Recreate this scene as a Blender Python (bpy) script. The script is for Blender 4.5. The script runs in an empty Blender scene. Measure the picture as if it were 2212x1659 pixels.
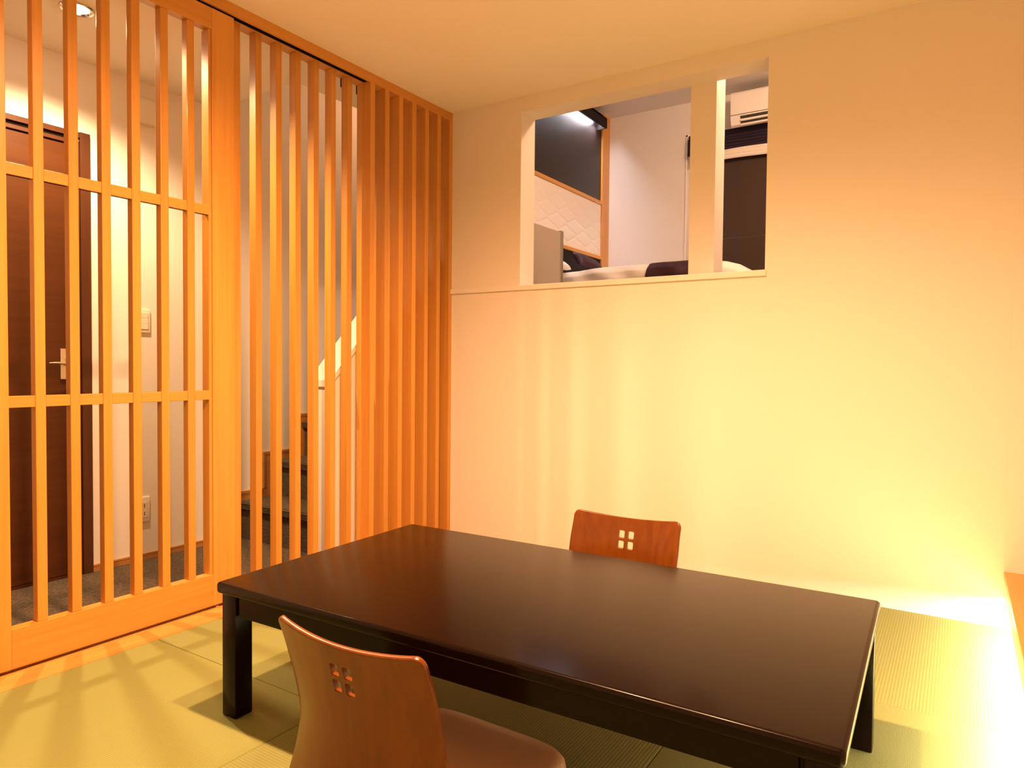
import bpy, bmesh, math, random
from mathutils import Vector, Matrix
random.seed(7)
S = bpy.context.scene
C = S.collection
PI = math.pi

# ------------------------------------------------------------------ helpers
def bm_box(bm, x0, x1, y0, y1, z0, z1, bev=0.0, seg=2):
    x0, x1 = min(x0, x1), max(x0, x1); y0, y1 = min(y0, y1), max(y0, y1); z0, z1 = min(z0, z1), max(z0, z1)
    r = bmesh.ops.create_cube(bm, size=1.0)
    vs = r['verts']
    for v in vs:
        v.co = Vector((x0 + (v.co.x + .5) * (x1 - x0), y0 + (v.co.y + .5) * (y1 - y0), z0 + (v.co.z + .5) * (z1 - z0)))
    if bev > 0:
        es = list({e for v in vs for e in v.link_edges})
        bmesh.ops.bevel(bm, geom=es, offset=bev, segments=seg, profile=.5, affect='EDGES', clamp_overlap=True)
    return bm

def box(*a, **k):
    return bm_box(bmesh.new(), *a, **k)

def boxes(lst, bev=0.0):
    bm = bmesh.new()
    for b in lst:
        bm_box(bm, *b, bev=bev)
    return bm

def prism(pts, axis, a, b):
    """polygon in two coordinates extruded along axis from a to b"""
    bm = bmesh.new()
    def P(p, t):
        if axis == 'x': return (t, p[0], p[1])
        if axis == 'y': return (p[0], t, p[1])
        return (p[0], p[1], t)
    v0 = [bm.verts.new(P(p, a)) for p in pts]; v1 = [bm.verts.new(P(p, b)) for p in pts]
    n = len(pts)
    bm.faces.new(v0); bm.faces.new(v1[::-1])
    for i in range(n):
        bm.faces.new((v0[i], v0[(i + 1) % n], v1[(i + 1) % n], v1[i]))
    bmesh.ops.recalc_face_normals(bm, faces=bm.faces)
    return bm

def cyl(cx, cy, cz, r, h, axis='z', n=32, r2=None, bm=None):
    bm = bm or bmesh.new()
    r2 = r if r2 is None else r2
    m = {'z': Matrix.Identity(4), 'x': Matrix.Rotation(PI / 2, 4, 'Y'), 'y': Matrix.Rotation(-PI / 2, 4, 'X')}[axis]
    bmesh.ops.create_cone(bm, cap_ends=True, segments=n, radius1=r, radius2=r2, depth=h, matrix=Matrix.Translation((cx, cy, cz)) @ m)
    return bm

def lathe(prof, n=48):
    bm = bmesh.new(); rings = []
    for r, z in prof:
        rings.append([bm.verts.new((r * math.cos(2 * PI * i / n), r * math.sin(2 * PI * i / n), z)) for i in range(n)])
    for a, b in zip(rings[:-1], rings[1:]):
        for i in range(n):
            bm.faces.new((a[i], a[(i + 1) % n], b[(i + 1) % n], b[i]))
    bmesh.ops.recalc_face_normals(bm, faces=bm.faces)
    return bm

def grid(fn, nu, nv, closed_u=False):
    bm = bmesh.new()
    V = [[bm.verts.new(fn(i / (nu if closed_u else nu - 1), j / (nv - 1))) for i in range(nu)] for j in range(nv)]
    for j in range(nv - 1):
        for i in range(nu if closed_u else nu - 1):
            i2 = (i + 1) % nu
            bm.faces.new((V[j][i], V[j][i2], V[j + 1][i2], V[j + 1][i]))
    return bm

def tube(path, rad, n=10):
    """tube along points; rad a number or list"""
    bm = bmesh.new(); rings = []
    P = [Vector(p) for p in path]
    for k, p in enumerate(P):
        t = (P[min(k + 1, len(P) - 1)] - P[max(k - 1, 0)]).normalized()
        up = Vector((0, 0, 1)) if abs(t.z) < .9 else Vector((0, 1, 0))
        a = t.cross(up).normalized(); b = a.cross(t)
        r = rad[k] if isinstance(rad, (list, tuple)) else rad
        ra, rb = r if isinstance(r, tuple) else (r, r)
        rings.append([bm.verts.new(p + a * ra * math.cos(2 * PI * i / n) + b * rb * math.sin(2 * PI * i / n)) for i in range(n)])
    for a, b in zip(rings[:-1], rings[1:]):
        for i in range(n):
            bm.faces.new((a[i], a[(i + 1) % n], b[(i + 1) % n], b[i]))
    bm.faces.new(rings[0]); bm.faces.new(rings[-1][::-1])
    bmesh.ops.recalc_face_normals(bm, faces=bm.faces)
    return bm

def obj(name, bm, mat, parent=None, smooth=None, local=False, label=None):
    """one mesh object; coordinates are world ones unless local (then the parent's)"""
    off = Vector((0, 0, 0))
    if parent is not None and not local:
        off = parent.matrix_basis.translation.copy()
        if parent.parent is not None:
            off = off + parent.parent.matrix_basis.translation
        bmesh.ops.translate(bm, verts=bm.verts, vec=-off)
    loc = Vector((0, 0, 0))
    if parent is None or not local:
        # put the origin at the bottom centre of the mesh
        xs = [v.co.x for v in bm.verts]; ys = [v.co.y for v in bm.verts]; zs = [v.co.z for v in bm.verts]
        loc = Vector(((min(xs) + max(xs)) / 2, (min(ys) + max(ys)) / 2, min(zs)))
        bmesh.ops.translate(bm, verts=bm.verts, vec=-loc)
    me = bpy.data.meshes.new(name)
    bm.to_mesh(me); bm.free()
    o = bpy.data.objects.new(name, me); C.objects.link(o)
    me.materials.append(mat)
    o.location = loc
    if parent is not None: o.parent = parent
    if smooth is not None:
        for p in me.polygons: p.use_smooth = True
        me.set_sharp_from_angle(angle=math.radians(smooth))
    if label: o['label'] = label
    return o

def thing(name, loc, label, cat, group=None, rot=0.0):
    o = bpy.data.objects.new(name, None); C.objects.link(o)
    o.empty_display_size = .1
    o.location = loc; o.rotation_euler = (0, 0, rot)
    o['label'] = label; o['category'] = cat
    if group: o['group'] = group
    return o

def tag(o, label, cat, group=None):
    o['label'] = label; o['category'] = cat
    if group: o['group'] = group
    return o

def struct(name, bm, mat, parent=None, smooth=None):
    o = obj(name, bm, mat, parent, smooth)
    if parent is None: o['kind'] = 'structure'
    return o

# ------------------------------------------------------------------ materials
def new_mat(name):
    m = bpy.data.materials.new(name); m.use_nodes = True
    nt = m.node_tree
    return m, nt, nt.nodes['Principled BSDF']

def N(nt, t, **k):
    n = nt.nodes.new(t)
    for a, v in k.items():
        if a.startswith('i_'):
            n.inputs[a[2:].replace('_', ' ')].default_value = v
        else:
            setattr(n, a, v)
    return n

def mixc(nt, fac, a, b):
    n = nt.nodes.new('ShaderNodeMix'); n.data_type = 'RGBA'
    for sock, v in ((n.inputs[0], fac), (n.inputs[6], a), (n.inputs[7], b)):
        if hasattr(v, 'links') or hasattr(v, 'is_linked'):
            nt.links.new(v, sock)
        else:
            sock.default_value = v if not isinstance(v, tuple) or len(v) == 4 else (*v, 1)
    return n.outputs[2]

def plain(name, col, rough=.5, spec=.5, metal=0.0, bump=0.0, bscale=200, coat=0.0):
    m, nt, b = new_mat(name)
    b.inputs['Base Color'].default_value = (*col, 1); b.inputs['Roughness'].default_value = rough
    b.inputs['Specular IOR Level'].default_value = spec; b.inputs['Metallic'].default_value = metal
    b.inputs['Coat Weight'].default_value = coat; b.inputs['Coat Roughness'].default_value = .09
    tc = N(nt, 'ShaderNodeTexCoord')
    no = N(nt, 'ShaderNodeTexNoise', i_Scale=bscale, i_Detail=3.0)
    nt.links.new(tc.outputs['Object'], no.inputs['Vector'])
    c = mixc(nt, no.outputs['Fac'], tuple(x * .95 for x in col), tuple(min(1, x * 1.05) for x in col))
    nt.links.new(c, b.inputs['Base Color'])
    if bump:
        bp = N(nt, 'ShaderNodeBump', i_Strength=bump, i_Distance=.002)
        nt.links.new(no.outputs['Fac'], bp.inputs['Height']); nt.links.new(bp.outputs[0], b.inputs['Normal'])
    return m

def wood(name, c1, c2, axis='z', rough=.4, coat=0.0, freq=55.0, streak=.03, spec=.5, strong=1.0, knots=False):
    """grain runs along the local axis"""
    m, nt, b = new_mat(name)
    tc = N(nt, 'ShaderNodeTexCoord'); oi = N(nt, 'ShaderNodeObjectInfo')
    ad = N(nt, 'ShaderNodeVectorMath', operation='SCALE'); 
    cmb = N(nt, 'ShaderNodeCombineXYZ')
    for i in range(3): nt.links.new(oi.outputs['Random'], cmb.inputs[i])
    nt.links.new(cmb.outputs[0], ad.inputs[0]); ad.inputs['Scale'].default_value = 17.3
    s = N(nt, 'ShaderNodeVectorMath', operation='ADD')
    nt.links.new(tc.outputs['Object'], s.inputs[0]); nt.links.new(ad.outputs[0], s.inputs[1])
    mp = N(nt, 'ShaderNodeMapping')
    sc = [1.0, 1.0, 1.0]; sc['xyz'.index(axis)] = streak
    mp.inputs['Scale'].default_value = sc
    nt.links.new(s.outputs[0], mp.inputs['Vector'])
    n1 = N(nt, 'ShaderNodeTexNoise', i_Scale=freq, i_Detail=4.0, i_Roughness=.6)
    n2 = N(nt, 'ShaderNodeTexNoise', i_Scale=freq * 5, i_Detail=3.0)
    n3 = N(nt, 'ShaderNodeTexNoise', i_Scale=freq * .22, i_Detail=2.0, i_Distortion=1.2)
    for n in (n1, n2, n3): nt.links.new(mp.outputs[0], n.inputs['Vector'])
    r1 = N(nt, 'ShaderNodeMapRange'); r1.inputs[1].default_value = .35; r1.inputs[2].default_value = .68
    nt.links.new(n1.outputs['Fac'], r1.inputs[0])
    a = mixc(nt, r1.outputs[0], c1, c2)
    mul = N(nt, 'ShaderNodeMath', operation='MULTIPLY'); mul.inputs[1].default_value = .45 * strong
    nt.links.new(n2.outputs['Fac'], mul.inputs[0])
    a2 = mixc(nt, mul.outputs[0], a, tuple(x * .72 for x in c2))
    mul3 = N(nt, 'ShaderNodeMath', operation='MULTIPLY'); mul3.inputs[1].default_value = .6 * strong
    nt.links.new(n3.outputs['Fac'], mul3.inputs[0])
    a3 = mixc(nt, mul3.outputs[0], a2, tuple(min(1, x * 1.12) for x in c1))
    # pieces differ slightly from one another
    hv = N(nt, 'ShaderNodeHueSaturation')
    rr = N(nt, 'ShaderNodeMapRange'); rr.inputs[3].default_value = .92; rr.inputs[4].default_value = 1.06
    nt.links.new(oi.outputs['Random'], rr.inputs[0]); nt.links.new(rr.outputs[0], hv.inputs['Value'])
    nt.links.new(a3, hv.inputs['Color'])
    out = hv.outputs[0]
    if knots:
        vo = N(nt, 'ShaderNodeTexVoronoi', i_Scale=5.0)
        mk = N(nt, 'ShaderNodeMapping'); sk = [1.0, 1.0, 1.0]; sk['xyz'.index(axis)] = .28
        mk.inputs['Scale'].default_value = sk
        nt.links.new(s.outputs[0], mk.inputs['Vector']); nt.links.new(mk.outputs[0], vo.inputs['Vector'])
        kr = N(nt, 'ShaderNodeMapRange'); kr.inputs[1].default_value = .012; kr.inputs[2].default_value = .026
        kr.inputs[3].default_value = .7; kr.inputs[4].default_value = 0
        nt.links.new(vo.outputs['Distance'], kr.inputs[0])
        out = mixc(nt, kr.outputs[0], out, (.25, .10, .03))
    nt.links.new(out, b.inputs['Base Color'])
    b.inputs['Roughness'].default_value = rough; b.inputs['Specular IOR Level'].default_value = spec
    b.inputs['Coat Weight'].default_value = coat; b.inputs['Coat Roughness'].default_value = .12
    bp = N(nt, 'ShaderNodeBump', i_Strength=.08, i_Distance=.001)
    nt.links.new(n2.outputs['Fac'], bp.inputs['Height']); nt.links.new(bp.outputs[0], b.inputs['Normal'])
    return m

def emit(name, col, power):
    m, nt, b = new_mat(name)
    b.inputs['Base Color'].default_value = (*col, 1)
    b.inputs['Emission Color'].default_value = (*col, 1); b.inputs['Emission Strength'].default_value = power
    return m

def tatami(name, axis, col):
    """rush matting: ribs run along axis"""
    m, nt, b = new_mat(name)
    tc = N(nt, 'ShaderNodeTexCoord')
    sp = N(nt, 'ShaderNodeSeparateXYZ'); nt.links.new(tc.outputs['Object'], sp.inputs[0])
    across = sp.outputs['X' if axis == 'y' else 'Y']; along = sp.outputs['Y' if axis == 'y' else 'X']
    def wave(src, period):
        mu = N(nt, 'ShaderNodeMath', operation='MULTIPLY'); mu.inputs[1].default_value = 2 * PI / period
        nt.links.new(src, mu.inputs[0])
        sn = N(nt, 'ShaderNodeMath', operation='SINE'); nt.links.new(mu.outputs[0], sn.inputs[0])
        r = N(nt, 'ShaderNodeMapRange'); r.inputs[1].default_value = -1; r.inputs[2].default_value = 1
        nt.links.new(sn.outputs[0], r.inputs[0]); return r.outputs[0]
    rib = wave(across, .0085); thr = wave(along, .004)
    mp = N(nt, 'ShaderNodeMapping'); mp.inputs['Scale'].default_value = (1, .12, 1) if axis == 'x' else (.12, 1, 1)
    nt.links.new(tc.outputs['Object'], mp.inputs[0])
    no = N(nt, 'ShaderNodeTexNoise', i_Scale=600.0, i_Detail=2.0); nt.links.new(mp.outputs[0], no.inputs['Vector'])
    nb = N(nt, 'ShaderNodeTexNoise', i_Scale=5.0, i_Detail=2.0); nt.links.new(tc.outputs['Object'], nb.inputs['Vector'])
    lo = tuple(x * .80 for x in col); hi = tuple(min(1, x * 1.10) for x in col)
    a = mixc(nt, rib, lo, hi)
    f = N(nt, 'ShaderNodeMath', operation='MULTIPLY'); f.inputs[1].default_value = .35; nt.links.new(no.outputs['Fac'], f.inputs[0])
    a = mixc(nt, f.outputs[0], a, tuple(x * .7 for x in col))
    f2 = N(nt, 'ShaderNodeMath', operation='MULTIPLY'); f2.inputs[1].default_value = .25; nt.links.new(nb.outputs['Fac'], f2.inputs[0])
    a = mixc(nt, f2.outputs[0], a, (col[0] * 1.05, col[1] * .98, col[2] * .85))
    nt.links.new(a, b.inputs['Base Color'])
    b.inputs['Roughness'].default_value = .62; b.inputs['Specular IOR Level'].default_value = .3
    ah = N(nt, 'ShaderNodeMath', operation='MULTIPLY'); ah.inputs[1].default_value = .3; nt.links.new(thr, ah.inputs[0])
    sm = N(nt, 'ShaderNodeMath', operation='ADD'); nt.links.new(rib, sm.inputs[0]); nt.links.new(ah.outputs[0], sm.inputs[1])
    bp = N(nt, 'ShaderNodeBump', i_Strength=.28, i_Distance=.0008)
    nt.links.new(sm.outputs[0], bp.inputs['Height']); nt.links.new(bp.outputs[0], b.inputs['Normal'])
    return m

def carpet(name, c1, c2, scale=170.0, bump=.8):
    m, nt, b = new_mat(name)
    tc = N(nt, 'ShaderNodeTexCoord')
    vo = N(nt, 'ShaderNodeTexVoronoi', i_Scale=scale, i_Randomness=.55); nt.links.new(tc.outputs['Object'], vo.inputs['Vector'])
    no = N(nt, 'ShaderNodeTexNoise', i_Scale=scale * .5, i_Detail=3.0); nt.links.new(tc.outputs['Object'], no.inputs['Vector'])
    r = N(nt, 'ShaderNodeMapRange'); r.inputs[1].default_value = .05; r.inputs[2].default_value = .6
    nt.links.new(vo.outputs['Distance'], r.inputs[0])
    a = mixc(nt, r.outputs[0], c2, c1)
    f = N(nt, 'ShaderNodeMath', operation='MULTIPLY'); f.inputs[1].default_value = .6; nt.links.new(no.outputs['Fac'], f.inputs[0])
    a = mixc(nt, f.outputs[0], a, tuple(x * .55 for x in c1))
    nt.links.new(a, b.inputs['Base Color']); b.inputs['Roughness'].default_value = .95; b.inputs['Specular IOR Level'].default_value = .1
    bp = N(nt, 'ShaderNodeBump', i_Strength=bump, i_Distance=.003); bp.invert = True
    nt.links.new(vo.outputs['Distance'], bp.inputs['Height']); nt.links.new(bp.outputs[0], b.inputs['Normal'])
    return m

M = {}
M['wall'] = plain('wall_paper', (.84, .80, .74), .75, .25, bump=.12, bscale=260)
M['wall_white'] = plain('white_wall_paper', (.84, .80, .77), .75, .25, bump=.12, bscale=260)
M['ceiling'] = plain('ceiling_paper', (.90, .86, .78), .8, .2, bump=.1, bscale=240)
M['wall_bed'] = plain('bedroom_wall_paper', (.74, .70, .67), .75, .25, bump=.12, bscale=260)
M['white'] = plain('white_paint', (.85, .83, .79), .45)
M['plastic'] = plain('ivory_plastic', (.80, .77, .70), .35)
M['plastic_dark'] = plain('dark_slot', (.03, .025, .02), .6)
HC1, HC2 = (.68, .325, .066), (.57, .235, .034)
M['cyp_z'] = wood('cypress_vertical', HC1, HC2, 'z', .34, .12, knots=True)
M['cyp_y'] = wood('cypress_lengthwise', HC1, HC2, 'y', .34, .12, knots=True)
M['cyp_x'] = wood('cypress_crosswise', HC1, HC2, 'x', .4, .1)
M['sill_wood'] = wood('threshold_wood', (.66, .34, .09), (.44, .18, .04), 'y', .33, .15, freq=26, streak=.07)
M['trim_wood'] = wood('baseboard_wood', (.55, .27, .09), (.42, .19, .06), 'y', .4)
M['door_wood'] = wood('walnut_door', (.088, .0275, .007), (.056, .0155, .0035), 'y', .42, .0, freq=50, streak=.03, strong=1.6, spec=.25)
M['door_trim'] = wood('walnut_trim', (.085, .030, .013), (.06, .020, .009), 'z', .42, .0, spec=.25)
M['lacquer'] = plain('espresso_lacquer', (.0065, .0028, .0018), .21, .12, coat=.03, bscale=60)
M['ply'] = wood('chair_plywood', (.165, .045, .0035), (.092, .021, .0018), 'z', .28, .15, freq=45, streak=.05, spec=.32)
M['cushion'] = plain('brown_vinyl', (.56, .35, .24), .42, .4, bump=.1, bscale=500)
M['track'] = plain('black_track', (.012, .009, .007), .45)
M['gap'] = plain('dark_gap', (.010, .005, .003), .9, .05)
M['panel_sheen'] = wood('dark_weave_panel_sheen', (.012, .0075, .008), (.007, .0045, .005), 'y', .36, freq=120, streak=.05, spec=.5)
M['chrome'] = plain('chrome', (.75, .75, .74), .15, metal=1.0)
M['nickel'] = plain('satin_nickel', (.72, .66, .55), .32, metal=.85)
M['carpet'] = carpet('hall_carpet', (.165, .126, .095), (.042, .031, .023), 85.0, 1.0)
M['carpet_rib'] = carpet('ribbed_nosing', (.13, .105, .085), (.03, .024, .02), 130)
M['bulb'] = emit('downlight_bulb', (1.0, .80, .50), 60)
M['led'] = emit('led_strip', (.95, .93, 1.0), 22)
M['dark_panel'] = wood('dark_weave_panel', (.012, .0075, .008), (.007, .0045, .005), 'y', .55, freq=120, streak=.05, spec=.2)
M['quilt'] = plain('white_quilt', (.86, .82, .78), .7, .2)
M['linen'] = plain('white_linen', (.86, .83, .78), .85, .15, bump=.15, bscale=300)
M['purple'] = plain('plum_cloth', (.040, .0135, .020), .6, .3, bump=.3, bscale=400)
M['navy'] = plain('navy_shade_cloth', (.025, .016, .030), .75, .2, bump=.2, bscale=400)
M['lining'] = plain('white_shade_lining', (.82, .76, .68), .8, .2)
M['grey_panel'] = plain('grey_laminate', (.44, .39, .34), .5)
M['grey_edge'] = plain('aluminium_edge', (.40, .37, .33), .35, metal=.6)
M['ac'] = plain('aircon_white', (.80, .77, .72), .35)
M['mat_x'] = tatami('tatami_ribs_crosswise', 'x', (.232, .262, .092))
M['mat_y'] = tatami('tatami_ribs_lengthwise', 'y', (.240, .267, .088))
M['under'] = plain('subfloor', (.25, .2, .14), .8)
m, nt, b = new_mat('night_glass')
b.inputs['Base Color'].default_value = (.050, .030, .020, 1); b.inputs['Roughness'].default_value = .20
tc = N(nt, 'ShaderNodeTexCoord'); no = N(nt, 'ShaderNodeTexNoise', i_Scale=90.0, i_Detail=2.0)
nt.links.new(tc.outputs['Object'], no.inputs['Vector'])
bp = N(nt, 'ShaderNodeBump', i_Strength=.12, i_Distance=.002); nt.links.new(no.outputs['Fac'], bp.inputs['Height'])
nt.links.new(bp.outputs[0], b.inputs['Normal'])
M['glass'] = m

# ------------------------------------------------------------------ key dimensions (metres)
HC = 2.345                    # ceiling of the tatami room
OX0, OX1, OZ0, OZ1 = .4554, 1.6981, 1.3649, 2.267   # opening in the back wall
WT = .138                     # thickness of the back wall
RX = 2.5635                   # right end of the back wall / edge of the counter
XF = -1.0663                    # far wall of the hall
BX, BY, BF, BC = -.25, 2.56, 1.2, 3.127   # bedroom: headboard wall, far wall, floor, ceiling
YN = -3.7                     # wall behind the viewer

# ------------------------------------------------------------------ shell of the tatami room
struct('floor', box(-.14, 3.4, YN, .1, -.09, -.031), M['under'])
bm = boxes([(-.10, OX0, 0, WT, -.03, HC + .3), (OX1, RX, 0, WT, -.03, HC + .3), (RX, 3.4, .0008, WT, -.03, HC + .3),
            (OX0, OX1, 0, WT, -.03, OZ0 - .026), (OX0, OX1, 0, WT, OZ1, HC + .3)])
struct('wall_back', bm, M['wall'])
struct('wall_right', box(3.3, 3.4, YN, .0, -.03, HC + .1), M['wall'])
struct('wall_front', box(-.95, 3.4, YN - .1, YN, -.03, HC + .1), M['wall'])
struct('wall_left', box(-.1, 0, YN, -2.30, -.03, HC), M['wall'])
struct('ceiling', box(-.1, 3.4, YN, .0, HC, HC + .1), M['ceiling'])
# sill board that runs from the lattice corner to the right end of the opening
sill = prism([(-.012, 1.3396), (-.010, 1.3382), (0, 1.3382), (WT, 1.3382), (WT, OZ0), (0.002, OZ0), (-.008, OZ0), (-.012, OZ0 - .004)], 'x', OX0, OX1 + .006)
bm_box(sill, .004, OX0, -.012, .001, 1.3396, OZ0)
struct('trim_1', sill, M['white'])
# header beam with the sliding track
hb = boxes([(-.010, 0, -2.32, -.641, 2.301, HC), (-.1, -.042, -2.32, -.641, 2.303, HC), (-.1, 0, -.641, -.0275, 2.301, HC), (-.1, 0, YN, -2.32, 2.301, HC)])
t2 = struct('trim_2', hb, M['cyp_y'])
tr = obj('sliding_track', boxes([(-.041, -.011, -2.318, -.643, 2.330, 2.335), (-.0415, -.0385, -2.318, -.643, 2.3045, 2.330), (-.014, -.0105, -2.318, -.643, 2.3025, 2.330), (-.041, -.011, -.646, -.643, 2.304, 2.33)]), M['track'], t2)
# wooden threshold under the lattice
th = boxes([(-.12, -.044, YN, -.0, -.03, 0), (.0175, .1332, YN, -.0, -.03, .0), (-.044, .0175, YN, -.0, -.03, -.012)])
t3 = struct('trim_3', th, M['sill_wood'])
obj('floor_guide', cyl(.009, -1.470, -.006, .006, .012), M['nickel'], t3)

# ------------------------------------------------------------------ tatami mats
XS = [.1332, .9751, 1.8092, 2.6432]; YS = [0, -.89, -1.78, -2.67, -3.56]
LB = {(0, 2): 'big bare tatami mat at the front left, crossed by lattice shadows',
      (0, 1): 'tatami mat at the near left table leg, against the threshold',
      (0, 0): 'tatami mat in the corner of lattice and back wall, behind the table',
      (1, 0): 'tatami mat under the far floor chair, against the back wall',
      (1, 1): 'tatami mat under the middle of the dark table, ribs running lengthwise',
      (1, 2): 'tatami mat under the back of the near floor chair',
      (2, 0): 'glowing tatami mat right of the table against the back wall, bold ribs',
      (2, 1): 'fine woven tatami mat under the right end of the table',
      (2, 2): 'tatami mat in front of the right end of the table',
      (0, 3): 'tatami mat behind the viewer at the left', (1, 3): 'tatami mat behind the viewer in the middle',
      (2, 3): 'tatami mat behind the viewer at the right'}
for i in range(3):
    for j in range(4):
        mt = M['mat_y'] if (i + j) % 2 == 0 else M['mat_x']
        o = obj('tatami_mat', box(XS[i] + .0008, XS[i + 1] - .0008, YS[j + 1] + .0008, YS[j] - .0008, -.0305, 0, bev=.0015, seg=1), mt)
        tag(o, LB[(i, j)], 'tatami mat', 'square tatami mats of the floor')

# ------------------------------------------------------------------ lattice sliding door
door = thing('lattice_sliding_door', (-.02, -1.83, .002), 'pale wooden lattice sliding door at the left with two cross rails', 'sliding door')
bv = .0018
obj('stile', box(-.040, 0, -1.480, -1.3845, .002, 2.289, bev=bv), M['cyp_z'], door)
obj('stile', box(-.040, 0, -2.265, -2.1605, .002, 2.289, bev=bv), M['cyp_z'], door)
obj('bottom_rail', box(-.038, -.0005, -2.1605, -1.480, .002, .1255, bev=bv), M['cyp_y'], door)
obj('top_rail', box(-.038, -.0005, -2.1605, -1.480, 2.209, 2.289, bev=bv), M['cyp_y'], door)
for y in (-2.0867, -1.9853, -1.8830, -1.7826, -1.6802, -1.579):
    obj('slat', box(-.037, -.005, y, y + .0295, .1255, 2.209, bev=bv), M['cyp_z'], door)
# a half slat lies against the right stile
obj('slat', box(-.049, -.006, -1.492, -1.4802, .1255, 2.209, bev=.001), M['cyp_z'], door)
YSL = [-2.1605, -2.0867, -1.9853, -1.8830, -1.7826, -1.6802, -1.579, -1.480]
for z0, z1 in ((.8027, .8388), (1.508, 1.5444)):
    bm = bmesh.new()
    bm_box(bm, -.026, -.013, -2.1605, -1.480, z0, z1)
    for a, b_ in zip(YSL[:-1], YSL[1:]):
        bm_box(bm, -.026, -.0062, (a + .0295) if a > -2.1 else a, b_ - .0003 if b_ < -1.5 else b_ - .0025, z0, z1, bev=.0012, seg=1)
    obj('cross_rail', bm, M['cyp_y'], door)

# ------------------------------------------------------------------ fixed lattice screen
scr = thing('lattice_screen', (-.045, -.69, 0), 'fixed screen of close upright cypress slats in the corner right of the lattice sliding door', 'lattice screen')
obj('post', box(-.0915, -.0500, -1.405, -1.3205, 0, 2.303, bev=bv), M['cyp_z'], scr)
for k in range(1, 7):
    y = -.6382 - .1018 * k
    obj('slat', box(-.0915, -.0495, y, y + .0295, 0, 2.303, bev=bv), M['cyp_z'], scr)
bm = box(-.0915, -.0455, -.6390, -.609, 0, 2.303, bev=.0012); bm_box(bm, -.0455, 0, -.6380, -.6077, 0, 2.301, bev=.0012)
obj('slat', bm, M['cyp_z'], scr)
for k in range(1, 6):
    y = -.6382 + .1018 * k
    obj('slat', box(-.0915, 0, y, y + .0300, 0, 2.301, bev=.0015), M['cyp_z'], scr)
for y in (-.7410, -.6395):
    obj('bracket', box(-.0985, -.0920, y + .0005, y + .006, 2.262, 2.302), M['track'], scr)
obj('end_post', box(-.0915, .0035, -.0275, -.0005, 0, 2.345, bev=.001), M['cyp_z'], scr)

# ------------------------------------------------------------------ hall behind the lattice
HF = -.0655                   # hall floor, one low step below the tatami; hall numbers scaled about the camera
struct('floor_hall', box(XF - .1, -.1205, YN, 1.3, HF - .06, HF), M['carpet'])
fw = boxes([(XF - .1, XF, -1.470, 1.3, HF - .03, 4.2), (XF - .1, XF, YN, -2.3953, HF - .03, 4.2), (XF - .1, XF, -2.3953, -1.470, 1.9762, 4.2)])
struct('wall_hall', fw, M['wall_white'])
struct('wall_hall_front', box(XF - .1, -.1, YN - .1, YN, HF - .03, HC + .1), M['wall_white'])
hc = boxes([(XF, -.1005, YN, -.745, HC, HC + .1), (-.402, -.1005, -.745, .0, HC, HC + .1)])
pr = prism([(-.745, HC), (.7, 3.4), (.7, 3.5), (-.745, HC + .1)], 'x', XF, -.402)
me_ = bpy.data.meshes.new('tmp'); pr.to_mesh(me_); pr.free(); hc.from_mesh(me_); bpy.data.meshes.remove(me_)
struct('ceiling_hall', hc, M['ceiling'])
struct('wall_stair_end', box(XF, -.27, 1.2, 1.3, HF - .03, 4.2), M['wall_white'])
struct('wall_stair_upper', box(-.262, -.145, .002, .95, 1.9, 3.5), M['wall_white'])
# low partition with a sloping cap that closes the flight of stairs
sw = prism([(-.762, HF), (.15, HF), (.15, 1.800), (-.762, .843)], 'x', -.268, -.142)
hw = struct('wall_stair', sw, M['wall_white'])
cap = prism([(-.772, .832), (.17, 1.821), (.17, 1.853), (-.772, .864)], 'x', -.282, -.130)
obj('cap', cap, M['white'], hw)
# skirting of the hall, then stepped beside the stairs
NY = [-.6314 + .2352 * k for k in range(6)]; NZ = [HF + .2138 * (k + 1) for k in range(6)]
bb = boxes([(XF, XF + .011, -1.4118, -.690, HF, HF + .021), (XF, XF + .008, -1.4118, -.690, HF + .021, HF + .024), (XF, XF + .011, -1.4118, -.690, HF + .024, HF + .034)], bev=.001)
up = [(-.690, HF)]; lo = []
top = [(-.690, NZ[0] + .052)]
for k in range(5):
    yv = NY[k + 1] - .050
    top += [(yv, NZ[k] + .052), (yv, NZ[k + 1] + .052)]
top += [(NY[5] + .2, NZ[5] + .052), (NY[5] + .2, HF)]
ss = prism([(-.690, HF)] + top, 'x', XF, XF + .010)
me_ = bpy.data.meshes.new('tmp'); ss.to_mesh(me_); ss.free(); bb.from_mesh(me_); bpy.data.meshes.remove(me_)
# raised bead along the stepped edge
for k in range(5):
    y0 = -.690 if k == 0 else NY[k] - .050
    bm_box(bb, XF + .0102, XF + .0135, y0 + .001, NY[k + 1] - .053, NZ[k] + .038, NZ[k] + .051)
    bm_box(bb, XF + .0102, XF + .0135, NY[k + 1] - .049, NY[k + 1] - .036, NZ[k] + .053, NZ[k + 1] + .037)
struct('baseboard_hall', bb, M['trim_wood'])
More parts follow.
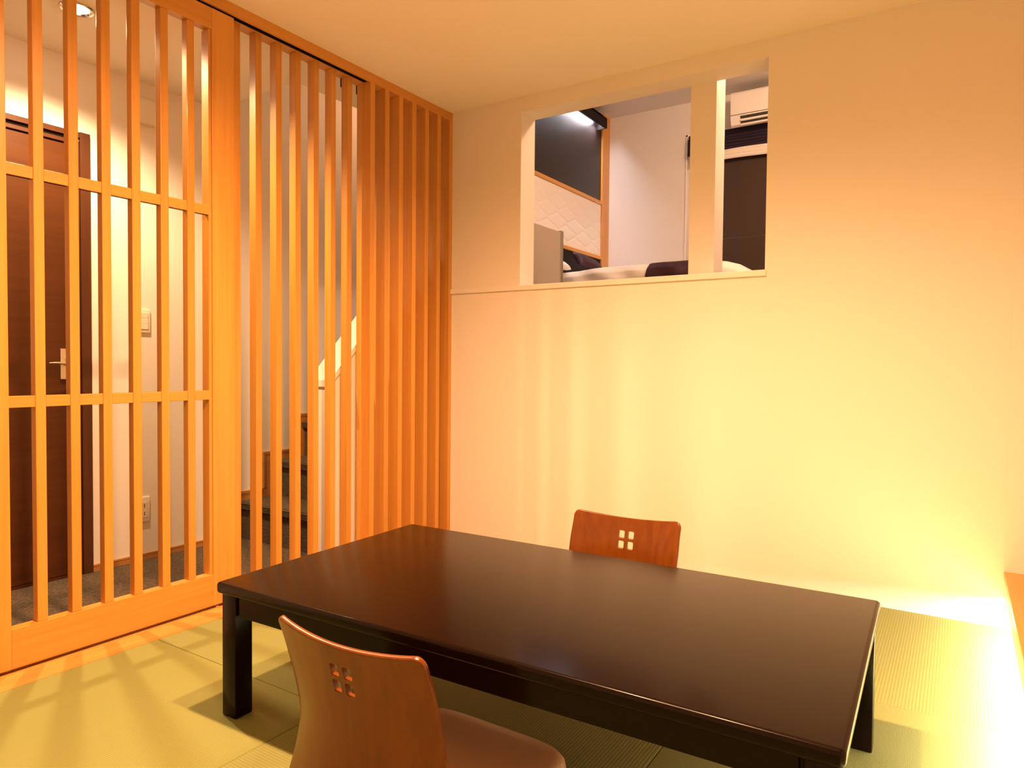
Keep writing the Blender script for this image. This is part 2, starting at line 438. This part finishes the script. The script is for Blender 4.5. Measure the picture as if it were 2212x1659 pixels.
# staircase: each carpeted step with ribbed nosing
st = thing('staircase', (-.66, 0, HF), 'carpeted staircase rising behind the lattice screen beside a white partition', 'stairs')
for k in range(6):
    yb_ = NY[k] + .26 if k < 5 else 1.19
    stp = obj('step', box(XF + .015, -.2705, NY[k] + .022, yb_, HF if k == 0 else NZ[k] - .27, NZ[k] - .005), M['carpet_rib'], st)
    obj('tread', box(XF + .0145, -.2702, NY[k] + .024, yb_ - .001, NZ[k] - .0045, NZ[k]), M['carpet'], stp)
    bm = box(XF + .0142, -.2707, NY[k] + .003, NY[k] + .0235, NZ[k] - .036, NZ[k] - .001, bev=.004)
    for q in range(4):
        bm_box(bm, XF + .0143, -.2706, NY[k] - .003, NY[k] + .0035, NZ[k] - .0345 + .0088 * q, NZ[k] - .0285 + .0088 * q, bev=.0015)
    obj('nosing', bm, M['carpet_rib'], stp)

# walnut door of the hall
d1 = bpy.data.objects.new('door_1', None); C.objects.link(d1); d1.location = (XF, -1.9, HF)
d1['kind'] = 'structure'; d1['label'] = 'dark walnut door in the hall behind the lattice sliding door'
obj('door_leaf', box(XF - .035, XF - .004, -2.3204, -1.5016, -.0527, 1.9484, bev=.002), M['door_wood'], d1)
fr = boxes([(XF - .05, XF + .006, -1.4994, -1.4570, HF, 1.9700), (XF, XF + .015, -1.4560, -1.4118, HF, 2.0110),
            (XF - .05, XF + .006, -2.3739, -2.3226, HF, 1.9700), (XF, XF + .015, -2.4113, -2.3735, HF, 2.0110)], bev=.001)
bm_box(fr, XF - .05, XF + .006, -2.3220, -1.5000, 1.9515, 1.9690, bev=.001)
bm_box(fr, XF, XF + .013, -2.3730, -1.4570, 1.9845, 2.0094, bev=.001)
bm_box(fr, XF - .05, XF + .002, -2.3220, -1.5000, HF, HF + .011)
obj('door_frame', fr, M['door_trim'], d1)
obj('gap_shade', boxes([(XF - .05, XF + .0015, -2.3725, -1.4575, 1.9692, 1.9843), (XF - .03, XF + .001, -1.4568, -1.4562, HF, 1.969)]), M['gap'], d1)  # dark strips painted in for the shade in the gap between casing and frame
hd = obj('handle_plate', box(XF - .004, XF + .004, -1.5438, -1.5069, .8613, 1.0024, bev=.001), M['nickel'], d1)
lever = tube([(XF + .004, -1.5208, .9324), (XF + .03, -1.5208, .9324), (XF + .044, -1.5272, .933), (XF + .048, -1.5508, .935), (XF + .048, -1.5828, .9367), (XF + .046, -1.6095, .9362)],
             [.0095, .0095, .0095, (.0075, .0065), (.0065, .0048), (.0042, .0026)])
obj('lever', lever, M['nickel'], hd, smooth=40)
obj('lock', cyl(XF + .006, -1.5171, .9575, .009, .006, 'x', 20), M['chrome'], hd, smooth=40)
obj('strike_plate', box(XF + .0055, XF + .0075, -1.4909, -1.4845, .8912, .9874), M['nickel'], d1)

# small fittings on the hall wall
wb = obj('door_chime', box(XF - .003, XF + .030, -1.2242, -1.0986, 2.1366, 2.2627, bev=.008, seg=3), M['plastic'], smooth=40)
tag(wb, 'ivory square box high on the hall wall behind the lattice', 'wall box')
sw_ = thing('light_switch', (XF, -1.1627, 1.09), 'ivory three-way light switch on the hall wall at chest height', 'light switch')
obj('plate', box(XF, XF + .010, -1.2012, -1.1240, 1.0900, 1.2098, bev=.004, seg=3), M['plastic'], sw_, smooth=40)
for q in range(3):
    obj('rocker', box(XF + .009, XF + .0135, -1.1873, -1.1387, 1.1093 + .0283 * q, 1.1365 + .0283 * q, bev=.001), M['plastic'], sw_)
ou = thing('power_outlet', (XF, -1.168, .1269), 'ivory double power outlet low on the hall wall above the carpet', 'power outlet')
obj('plate', box(XF, XF + .010, -1.2065, -1.1317, .1269, .2584, bev=.005, seg=3), M['plastic'], ou, smooth=40)
for q in range(2):
    s_ = obj('socket', box(XF + .009, XF + .012, -1.1905, -1.1477, .1536 + .041 * q, .1910 + .041 * q, bev=.001), M['plastic'], ou)
    obj('slots', boxes([(XF + .0118, XF + .0124, y, y + .0037, .1621 + .041 * q, .1814 + .041 * q) for y in (-1.1771, -1.1643)]), M['plastic_dark'], s_)

# recessed downlight of the hall
DLX, DLY = -.566, -1.692
dl = thing('downlight', (DLX, DLY, HC), 'lit round recessed downlight in the hall ceiling', 'downlight')
obj('ring', lathe([(.060, 0), (.062, -.004), (.058, -.007), (.051, -.006), (.046, .0), (.044, -.0005)]), M['chrome'], dl, smooth=40, local=True)
obj('bulb', lathe([(.0005, -.018), (.013, -.017), (.022, -.011), (.027, -.002), (.027, .0)]), M['bulb'], dl, smooth=60, local=True)

# ------------------------------------------------------------------ low table
tb = thing('low_table', (1.5069, -1.5554, 0), 'long dark espresso lacquered low table on the tatami', 'table', rot=.0272)
W2, D2, TZ = .7603, .4057, .3633
bm = box(-W2, W2, -D2, D2, TZ - .030, TZ)
ve = [e for e in bm.edges if abs(e.verts[0].co.z - e.verts[1].co.z) > .01]
bmesh.ops.bevel(bm, geom=ve, offset=.012, segments=5, profile=.5, affect='EDGES')
he = [e for e in bm.edges if abs(e.verts[0].co.z - e.verts[1].co.z) < 1e-5 and len(e.link_faces) == 2 and abs(e.link_faces[0].normal.z - e.link_faces[1].normal.z) > .5]
bmesh.ops.bevel(bm, geom=he, offset=.0085, segments=4, profile=.5, affect='EDGES')
obj('tabletop', bm, M['lacquer'], tb, smooth=50, local=True)
LG, LI, LJ = .055, .0075, .0145
for sx in (-1, 1):
    for sy in (-1, 1):
        obj('leg', box(sx * (W2 - LI - LG), sx * (W2 - LI), sy * (D2 - LJ - LG), sy * (D2 - LJ), 0, TZ - .030, bev=.004), M['lacquer'], tb, smooth=40, local=True)
for s in (-1, 1):
    bm = box(-W2 + LI + LG + .008, W2 - LI - LG - .008, s * (D2 - LJ - .006), s * (D2 - LJ - .026), TZ - .088, TZ - .030, bev=.001)
    bm_box(bm, -W2 + LI + LG - .004, W2 - LI - LG + .004, s * (D2 - LJ - .018), s * (D2 - LJ - .0255), TZ - .0875, TZ - .0305)
    obj('apron', bm, M['lacquer'], tb, local=True)
    bm = box(s * (W2 - LI - .006), s * (W2 - LI - .026), -D2 + LJ + LG + .008, D2 - LJ - LG - .008, TZ - .088, TZ - .030, bev=.001)
    bm_box(bm, s * (W2 - LI - .018), s * (W2 - LI - .0255), -D2 + LJ + LG - .004, D2 - LJ - LG + .004, TZ - .0875, TZ - .0305)
    obj('apron', bm, M['lacquer'], tb, local=True)

# ------------------------------------------------------------------ floor chairs
CH = dict(zt=.4118, r1=.1265, r2=-.0942, kt=.0214, kb=.0720, ht=.1994, hw=.2123, hb=.2571, hs=.0347, hz=.3383, zc=.0158)
def chair_shell():
    """bent plywood shell: rows run from the top edge of the back down and forward to the front of the seat"""
    c = CH; zt = c['zt']
    def g(z, m, sg): return math.exp(-((z - m) / sg) ** 2)
    def hwid(z):
        z0, z1, z2 = zt, .17, .03
        a = (z - z1) * (z - z2) / ((z0 - z1) * (z0 - z2)); b = (z - z0) * (z - z2) / ((z1 - z0) * (z1 - z2)); d = (z - z0) * (z - z1) / ((z2 - z0) * (z2 - z1))
        return c['ht'] * a + c['hw'] * b + c['hb'] * d + .004 * g(z, .32, .05) - .007 * g(z, .19, .05) + .003 * g(z, .05, .04)
    r, T, rr = .024, .0125, .0045
    EDGE = [0, .0006, .0018, .0032, .0050]
    rows = []                                   # (z, forward, half width, sag, distance from the end)
    zs = [zt - d for d in EDGE] + [zt - r + r * math.cos(t / 10 * PI / 2) for t in range(5, 11)] + [zt - r - (zt - r - .026) * t / 24 for t in range(1, 25)]
    zs = sorted(set(round(z, 5) for z in zs), reverse=True)
    for z in zs:
        q = (zt - z) / zt
        h = hwid(z)
        if z > zt - r: h = h - r + math.sqrt(max(0, r * r - (z - zt + r) ** 2))
        rows.append((z, c['r1'] * q + c['r2'] * q * q, h, c['kt'] + (c['kb'] - c['kt']) * q, zt - z))
    z0, f0, h0, k0, _ = rows[-1]
    R = z0 - .0065
    for t in range(1, 10):
        a = t / 9 * PI / 2
        rows.append((z0 - R * math.sin(a), f0 + R * (1 - math.cos(a)), h0 + .006 * math.sin(a), k0 * (1 - t / 9) ** 1.3, .1))
    f1 = f0 + R; f2 = .395
    for f in [f1 + (f2 - .03 - f1) * t / 10 for t in range(1, 11)] + [f2 - d for d in (.024, .018, .012, .008)] + [f2 - d for d in EDGE[::-1]]:
        e = f2 - f
        h = h0 + .006 - .010 * ((f - f1) / (f2 - f1)) ** 2
        if e < .025: h = h - .025 + math.sqrt(max(0, .025 ** 2 - (.025 - e) ** 2))
        rows.append((.0065, f, h, 0.0, e))
    ni = 29
    P = []; D = []
    for z, f, h, k, de in rows:
        xs = [-h + e for e in EDGE] + [(-h + EDGE[-1]) + (2 * h - 2 * EDGE[-1]) * i / (ni + 1) for i in range(1, ni + 1)] + [h - e for e in EDGE[::-1]]
        hh = max(h, .12)
        P.append([Vector((x, f + k * min(1.0, (x / hwid(z)) ** 2), z + c['zc'] * min(1.0, (x / hwid(z)) ** 2) * max(0, (z - .1) / (zt - .1)))) for x in xs])
        D.append([min(de, h - abs(x)) for x in xs])
    nr, nc = len(P), len(P[0])
    bm = bmesh.new(); A = []; B = []
    for j in range(nr):
        ra, rb = [], []
        for i in range(nc):
            du = P[j][min(i + 1, nc - 1)] - P[j][max(i - 1, 0)]; dv = P[min(j + 1, nr - 1)][i] - P[max(j - 1, 0)][i]
            n = du.cross(dv); n = n.normalized() if n.length > 1e-12 else Vector((0, -1, 0))
            d = D[j][i]
            th = T / 2 if d >= rr else T / 2 * (.35 + .65 * math.sqrt(max(0, 1 - (1 - d / rr) ** 2)))
            ra.append(bm.verts.new(P[j][i] + n * th)); rb.append(bm.verts.new(P[j][i] - n * th))
        A.append(ra); B.append(rb)
    for j in range(nr - 1):
        for i in range(nc - 1):
            bm.faces.new((A[j][i], A[j + 1][i], A[j + 1][i + 1], A[j][i + 1]))
            bm.faces.new((B[j][i + 1], B[j + 1][i + 1], B[j + 1][i], B[j][i]))
    for j in range(nr - 1):
        bm.faces.new((A[j][0], B[j][0], B[j + 1][0], A[j + 1][0])); bm.faces.new((A[j][-1], A[j + 1][-1], B[j + 1][-1], B[j][-1]))
    for i in range(nc - 1):
        bm.faces.new((A[0][i], A[0][i + 1], B[0][i + 1], B[0][i])); bm.faces.new((A[-1][i], B[-1][i], B[-1][i + 1], A[-1][i + 1]))
    bmesh.ops.recalc_face_normals(bm, faces=bm.faces)
    me = bpy.data.meshes.new('tmp_shell'); bm.to_mesh(me); bm.free()
    o = bpy.data.objects.new('tmp_shell', me); C.objects.link(o)
    cut = bmesh.new(); hs = c['hs']
    for sx in (-1, 1):
        for sz in (-1, 1):
            bx = box(sx * hs / 2 - .0118, sx * hs / 2 + .0118, -.1, .2, c['hz'] + sz * hs / 2 - .0132, c['hz'] + sz * hs / 2 + .0132)
            ed = [e for e in bx.edges if abs(e.verts[0].co.y - e.verts[1].co.y) > .1]
            bmesh.ops.bevel(bx, geom=ed, offset=.0052, segments=5, profile=.5, affect='EDGES')
            tm = bpy.data.meshes.new('t'); bx.to_mesh(tm); bx.free(); cut.from_mesh(tm); bpy.data.meshes.remove(tm)
    cm = bpy.data.meshes.new('tmp_cut'); cut.to_mesh(cm); cut.free()
    co = bpy.data.objects.new('tmp_cut', cm); C.objects.link(co)
    bo = o.modifiers.new('c', 'BOOLEAN'); bo.object = co; bo.operation = 'DIFFERENCE'; bo.solver = 'EXACT'
    dg = bpy.context.evaluated_depsgraph_get()
    ev = o.evaluated_get(dg); res = bpy.data.meshes.new_from_object(ev)
    bpy.data.objects.remove(o); bpy.data.objects.remove(co)
    bpy.data.meshes.remove(me); bpy.data.meshes.remove(cm)
    out = bmesh.new(); out.from_mesh(res); bpy.data.meshes.remove(res)
    return out

def pad(cx, y0, y1, w, z0, z1, n=26):
    """puffy rounded seat cushion"""
    bm = bmesh.new(); hx, hy = w / 2, (y1 - y0) / 2; cy = (y0 + y1) / 2
    rings = []
    prof = [(.90, 0), (.965, .06), (.992, .22), (1, .45), (.99, .66), (.955, .84), (.88, .94), (.75, .985), (.5, 1.0), (.25, 1.0)]
    nn = 64
    for sc, tz in prof:
        ring = []
        for i in range(nn):
            a = 2 * PI * i / nn
            e = 2 / 5.2
            x = math.copysign(abs(math.cos(a)) ** e, math.cos(a)); y = math.copysign(abs(math.sin(a)) ** e, math.sin(a))
            ins = (1 - sc) * min(hx, hy)
            ring.append(bm.verts.new((cx + x * (hx - ins), cy + y * (hy - ins), z0 + (z1 - z0) * tz)))
        rings.append(ring)
    for a, b in zip(rings[:-1], rings[1:]):
        for i in range(nn): bm.faces.new((a[i], a[(i + 1) % nn], b[(i + 1) % nn], b[i]))
    bm.faces.new(rings[-1]); bm.faces.new(rings[0][::-1])
    bmesh.ops.recalc_face_normals(bm, faces=bm.faces)
    return bm

def make_chair(loc, rot, label):
    t = thing('floor_chair', loc, label, 'floor chair', 'legless wooden floor chairs at the low table', rot)
    obj('backrest', chair_shell(), M['ply'], t, smooth=35, local=True)
    obj('seat_cushion', pad(.046, .095, .492, .452, .0142, .066), M['cushion'], t, smooth=60, local=True)
    return t
near = make_chair((1.4243, -2.1722, 0), .0022, 'legless reddish plywood floor chair seen from behind, at the near side of the table')
far = bpy.data.objects.new('floor_chair', None); C.objects.link(far)
for k in ('category', 'group'): far[k] = near[k]
far['label'] = 'legless reddish plywood floor chair by the back wall, facing the viewer across the table'
far.location = (1.441, -.8256, 0); far.rotation_euler = (0, 0, -3.1201)
for ch in list(near.children):
    c_ = ch.copy(); C.objects.link(c_); c_.parent = far

# ------------------------------------------------------------------ counter at the right
ct = thing('counter', (2.9, -1.6, .11), 'low floating wooden counter at the right edge, lit from below', 'counter')
obj('board', box(RX, 3.299, -3.2, .0003, .182, .2083, bev=.002), M['cyp_y'], ct)
obj('fascia', box(RX + .004, RX + .018, -3.2, .0003, .112, .182), M['white'], ct, label='white lip under the wooden board')

# ------------------------------------------------------------------ bedroom behind the opening
struct('floor_bedroom', box(BX, 3.4, WT, BY, BF - .1, BF), M['under'])
struct('ceiling_bedroom', box(BX - .1, 3.4, WT, BY + .1, BC, BC + .1), M['wall_bed'])
struct('wall_bedroom_back', box(BX - .1, 3.4, BY, BY + .1, BF - .1, BC), M['wall_bed'])
struct('wall_bedroom_left', box(BX - .1, BX - .021, 1.3, BY, BF - .1, BC), M['wall_bed'])
struct('wall_bedroom_right', box(3.3, 3.4, WT, BY, BF - .1, BC), M['wall_bed'])
struct('wall_bedroom_front', boxes([(-.1, 3.4, WT - .04, WT, HC + .3, BC + .1), (-.141, -.1, WT - .04, WT, BF, BC)]), M['wall_white'])
struct('wall_pillar', box(1.3150, 1.4360, WT, .277, OZ0 - .2, BC), M['wall'])
# headboard wall panelling
hp = thing('headboard_panelling', (BX, 1.7, BF), 'panelled headboard wall with white quilted band between dark panels and wood rails', 'headboard')
obj('upper_panel', box(BX - .02, BX, .95, 2.42, 2.369, BC), M['panel_sheen'], hp)
def quilt(u, v):
    y = .95 + u * (2.424 - .95); z = 1.892 + v * (2.343 - 1.892)
    cw, chh = .300, .0735          # stitched honeycomb: cell width and row height
    wz = z + .010 * math.sin(2 * PI * y / cw * 2) * .4
    dd = []
    r0 = int(math.floor((wz - 1.85) / chh))
    for r_ in range(r0 - 1, r0 + 3):
        off_ = .5 * (r_ % 2)
        c0 = math.floor(y / cw - off_)
        for c_ in (c0 - 1, c0, c0 + 1, c0 + 2):
            dd.append(math.hypot((y / cw - off_ - c_) * .121, (wz - 1.85) - r_ * chh))
    dd.sort()
    puff = min(1, max(0, dd[1] - dd[0]) / .022) ** .6
    edge = min(1, min(u, 1 - u) * (2.424 - .95) / .015, min(v, 1 - v) * .45 / .015) ** .5
    return (BX + .001 + .0055 * (.45 + .55 * puff) * max(.1, edge), y, z)
bm = grid(quilt, 240, 100)
bmesh.ops.recalc_face_normals(bm, faces=bm.faces)
obj('quilted_panel', bm, M['quilt'], hp, smooth=80)
obj('rail', box(BX - .02, BX + .018, .95, 2.425, 2.343, 2.369), M['cyp_y'], hp)
obj('rail', box(BX - .02, BX + .024, .95, 2.425, 1.866, 1.892), M['cyp_y'], hp)
obj('lower_panel', box(BX - .02, BX + .004, .95, 2.42, BF, 1.866), M['dark_panel'], hp)
obj('post', box(BX - .02, BX + .016, 2.42, BY - .001, BF, BC), M['cyp_z'], hp)
# pelmet with hidden led strip
pe = thing('pelmet_light', (BX + .05, 1.6, 2.957), 'dark pelmet box with a white led strip above the headboard panelling', 'pelmet light')
obj('pelmet', boxes([(BX + .085, BX + .1, .95, 2.32, 2.957, 3.04), (BX, BX + .1, .95, 2.32, 3.03, 3.04), (BX, BX + .1, 2.31, 2.32, 2.957, 3.04)]), M['dark_panel'], pe)
obj('led_strip', box(BX + .03, BX + .07, 1.0, 2.30, 3.018, 3.03), M['led'], pe)

# bed
bd = thing('bed', (.5, 2.0, BF), 'bed made up with a thick white duvet in the bedroom seen through the opening', 'bed')
obj('bed_base', box(BX + .03, 1.24, 1.53, 2.50, BF, BF + .22, bev=.02), M['purple'], bd)
def zprof(x):
    pts = [(-.24, 1.640), (-.07, 1.649), (.01, 1.651), (.12, 1.660), (.23, 1.666), (.60, 1.666), (.87, 1.667), (1.02, 1.657), (1.10, 1.645), (1.185, 1.620), (1.25, 1.566), (1.285, 1.45)]
    for (a, za), (b_, zb) in zip(pts[:-1], pts[1:]):
        if x <= b_: return za + (zb - za) * max(0, (x - a)) / (b_ - a)
    return pts[-1][1]
def duvet(off):
    def f(u, v):
        x = -.215 + u * (1.285 + .215)
        zt = zprof(x)
        # v goes from near hem up over the top to the far side
        L = [(.0, 1.462, 1.40), (.30, 1.452, zt - .10), (.40, 1.458, zt - .05), (.50, 1.490, zt - .012), (.58, 1.55, zt), (1.0, 2.50, zt - .01)]
        for (a, ya, za), (b_, yb, zb) in zip(L[:-1], L[1:]):
            if v <= b_ + 1e-9:
                t = (v - a) / (b_ - a); y = ya + (yb - ya) * t; z = za + (zb - za) * t; break
        w = .010 * math.sin(9 * x + 3 * z * 7) * math.sin(4.3 * x + 1.1) + .006 * math.sin(23 * x + 31 * z) + .004 * math.sin(41 * x - 17 * z)
        y += w * (1.0 if v < .5 else max(0, 1 - (v - .5) / .15))
        return (x, y - off * (1 if v < .5 else 0), z + off)
    return f
bm = grid(duvet(0), 120, 60); bmesh.ops.recalc_face_normals(bm, faces=bm.faces)
ex = bmesh.ops.solidify(bm, geom=bm.faces[:], thickness=.02)
obj('duvet', bm, M['linen'], bd, smooth=70)
f0 = duvet(.006)
def runf(u, v):
    x = .585 + .375 * u
    x -= .035 * (1 - v / .5 if v < .5 else 0) * (1 - u)
    p = f0((x + .215) / 1.5, .05 + .95 * v)
    return p
bm = grid(runf, 40, 60); bmesh.ops.recalc_face_normals(bm, faces=bm.faces)
ex = bmesh.ops.solidify(bm, geom=bm.faces[:], thickness=.003)
o = obj('bed_runner', bm, M['purple'], smooth=70)
tag(o, 'plum bed runner draped over the white duvet', 'bed runner')
def pillow(loc, w, h, t, rz, ry, rx, mat, label):
    def f(u, v):
        a = u * 2 - 1; b_ = v * 2 - 1
        return a, b_
    bm = bmesh.new(); n = 22
    for sgn in (1, -1):
        V = []
        for j in range(n):
            row = []
            for i in range(n):
                a = -1 + 2 * i / (n - 1); b_ = -1 + 2 * j / (n - 1)
                th_ = (max(0, 1 - a ** 4) * max(0, 1 - b_ ** 4)) ** .6 * t / 2
                pinch = 1 - .07 * (1 - abs(a * b_)) * max(abs(a), abs(b_)) ** 4
                row.append(bm.verts.new((sgn * th_, a * w / 2 * pinch, b_ * h / 2 * pinch + h / 2)))
            V.append(row)
        for j in range(n - 1):
            for i in range(n - 1):
                bm.faces.new((V[j][i], V[j][i + 1], V[j + 1][i + 1], V[j + 1][i]))
    bmesh.ops.remove_doubles(bm, verts=bm.verts, dist=1e-5)
    bmesh.ops.recalc_face_normals(bm, faces=bm.faces)
    bmesh.ops.transform(bm, matrix=Matrix.Translation(loc) @ Matrix.Rotation(rz, 4, 'Z') @ Matrix.Rotation(ry, 4, 'Y') @ Matrix.Rotation(rx, 4, 'X'), verts=bm.verts)
    o = obj('pillow', bm, mat, smooth=80)
    tag(o, label, 'pillow'); return o
pillow((.00, 1.80, 1.68), .36, .15, .08, 0, -.70, -.20, M['purple'], 'plum pillow leaning on the headboard behind the white duvet')
pillow((-.08, 1.43, 1.67), .30, .08, .055, 0, -.9, 0, M['linen'], 'white pillow half hidden behind the grey partition')

# grey partition at the head of the stairs
gp = thing('partition_panel', (.35, .4, BF), 'grey partition panel with metal edge at the left of the opening', 'partition')
obj('panel', box(.33, .35, .17, .625, BF, 1.757), M['grey_panel'], gp)
obj('edge_trim', box(.325, .355, .625, .655, BF, 1.765, bev=.002), M['grey_edge'], gp)

# window with raised roman shade
wn = bpy.data.objects.new('window_1', None); C.objects.link(wn); wn.location = (1.2, BY, 1.3); wn['kind'] = 'structure'
wfx0, wfx1 = .463, 2.05
obj('window_frame', boxes([(wfx0, wfx0 + .012, BY - .012, BY, 1.21, 2.86), (wfx1 - .03, wfx1, BY - .012, BY, 1.21, 2.86), (wfx0, wfx1, BY - .012, BY, 2.845, 2.86)]), M['white'], wn)
obj('pane', box(.50, wfx1 - .03, BY - .008, BY - .001, 1.983, 2.845), M['glass'], wn)
obj('pane', box(.50, wfx1 - .03, BY - .012, BY - .001, 1.215, 1.979), M['glass'], wn)
sh = thing('roman_shade', (1.25, 2.52, 2.59), 'raised navy roman shade with white lining in the bedroom window', 'window shade')
def fold(u, v):
    x = .497 + u * 1.5
    z = 2.835 - v * (2.835 - 2.672)
    nfold = 7
    ph = v * nfold
    fr_ = ph % 1.0
    y = 2.515 - .018 * v - (.016 * math.sin(fr_ * PI) ** .7 if v > .25 else .004)
    y += .006 * math.sin(9 * x + 5 * v) * v
    e = min(1, u * 1.5 / .02)
    z += .004 * math.sin(7 * x + 14 * v) * v
    return (x, y + (1 - e) * .01, z)
bm = grid(fold, 90, 90); bmesh.ops.recalc_face_normals(bm, faces=bm.faces)
bmesh.ops.solidify(bm, geom=bm.faces[:], thickness=.004)
obj('headrail', box(.50, 1.99, 2.522, BY - .001, 2.805, 2.834), M['navy'], sh)
obj('folds', bm, M['navy'], sh, smooth=60)
def lin(u, v):
    x = .53 + u * 1.467
    z = 2.680 - v * .083 + .004 * math.sin(8 * x + 1)
    return (x, 2.505 - .012 * math.sin(v * 3 * PI) ** 2 - .006 * v, z)
bm = grid(lin, 60, 24); bmesh.ops.recalc_face_normals(bm, faces=bm.faces)
bmesh.ops.solidify(bm, geom=bm.faces[:], thickness=.004)
obj('lining', bm, M['lining'], sh, smooth=60)
# wall air conditioner
ac = thing('air_conditioner', (1.28, 2.46, 2.80), 'white wall air conditioner above the navy roman shade', 'air conditioner')
prof = [(2.56, 2.845), (2.56, 3.065), (2.40, 3.065), (2.372, 3.060), (2.362, 3.045), (2.360, 2.93), (2.366, 2.86), (2.385, 2.815), (2.41, 2.805), (2.485, 2.845)]
bm = prism([(p[0], p[1]) for p in prof], 'x', .876, 1.68)
obj('body', bm, M['ac'], ac, smooth=30)
obj('seam', box(.874, 1.682, 2.3585, 2.364, 2.884, 2.8865), M['plastic_dark'], ac)
vb = prism([(2.364, 2.862), (2.3625, 2.866), (2.380, 2.816), (2.386, 2.818)], 'x', .955, 1.60)
obj('air_outlet', prism([(2.3630, 2.872), (2.3615, 2.872), (2.384, 2.808), (2.388, 2.810)], 'x', .950, 1.60), M['plastic_dark'], ac)
obj('louver', prism([(2.3592, 2.848), (2.3585, 2.836), (2.366, 2.832), (2.370, 2.846)], 'x', .951, 1.599), M['ac'], ac)
obj('louver', prism([(2.3760, 2.818), (2.381, 2.806), (2.392, 2.806), (2.388, 2.820)], 'x', .949, 1.601), M['ac'], ac)

# ------------------------------------------------------------------ lights
def lamp(name, kind, loc, power, col, rot=(0, 0, 0), **k):
    l = bpy.data.lights.new(name, kind); l.energy = power; l.color = col
    for a, v in k.items(): setattr(l, a, v)
    o = bpy.data.objects.new(name, l); C.objects.link(o); o.location = loc; o.rotation_euler = rot
    return o
WARM = (.97, .505, .24)
lamp('ceiling_lamp', 'SPOT', (1.74, -1.86, 2.33), 150, WARM, spot_size=math.radians(148), spot_blend=1.0, shadow_soft_size=.035)
lamp('ceiling_lamp', 'SPOT', (1.33, -1.87, 2.33), 192, WARM, spot_size=math.radians(164), spot_blend=.82, shadow_soft_size=.035)
lamp('hall_lamp', 'SPOT', (DLX, DLY, HC - .03), 80, (1.0, .66, .34), spot_size=math.radians(146), spot_blend=.6, shadow_soft_size=.022)
lamp('counter_lamp', 'AREA', (2.71, -1.15, .135), 58, (1.0, .81, .58), rot=(0, math.radians(7), 0), shape='RECTANGLE', size=.2, size_y=2.2)
lamp('bedroom_lamp', 'POINT', (1.95, .80, BC - .17), 38, (1.0, .60, .36), shadow_soft_size=.10)
lamp('stair_lamp', 'POINT', (-.65, .6, 2.75), 4, (1.0, .52, .26), shadow_soft_size=.12)
lamp('pelmet_lamp', 'AREA', (BX + .05, 2.02, 3.0), 2.6, (1.0, .88, .86), rot=(0, math.radians(25), 0), shape='RECTANGLE', size=.03, size_y=.6, spread=math.radians(95))

w = bpy.data.worlds.new('World'); S.world = w; w.use_nodes = True
w.node_tree.nodes['Background'].inputs[0].default_value = (.05, .03, .015, 1)
w.node_tree.nodes['Background'].inputs[1].default_value = .2

# ------------------------------------------------------------------ camera
yaw, pitch, roll, F = .57377, -.02868, .00930, 1493.795
cam = bpy.data.cameras.new('camera'); co = bpy.data.objects.new('camera', cam); C.objects.link(co)
cam.sensor_fit = 'HORIZONTAL'; cam.sensor_width = 36; cam.lens = 36 * F / 2212; cam.clip_start = .02
f = Vector((-math.sin(yaw) * math.cos(pitch), math.cos(yaw) * math.cos(pitch), math.sin(pitch)))
r = Vector((math.cos(yaw), math.sin(yaw), 0)); u = r.cross(f)
r2 = r * math.cos(roll) + u * math.sin(roll); u2 = -r * math.sin(roll) + u * math.cos(roll)
mw = Matrix(((r2.x, u2.x, -f.x, 2.4085), (r2.y, u2.y, -f.y, -3.0884), (r2.z, u2.z, -f.z, .95), (0, 0, 0, 1)))
co.matrix_world = mw
S.camera = co

vs = S.view_settings
S.display_settings.display_device = 'sRGB'
vs.view_transform = 'Standard'; vs.look = 'None'; vs.gamma = 1.0; vs.use_curve_mapping = False
vs.exposure = 0.97
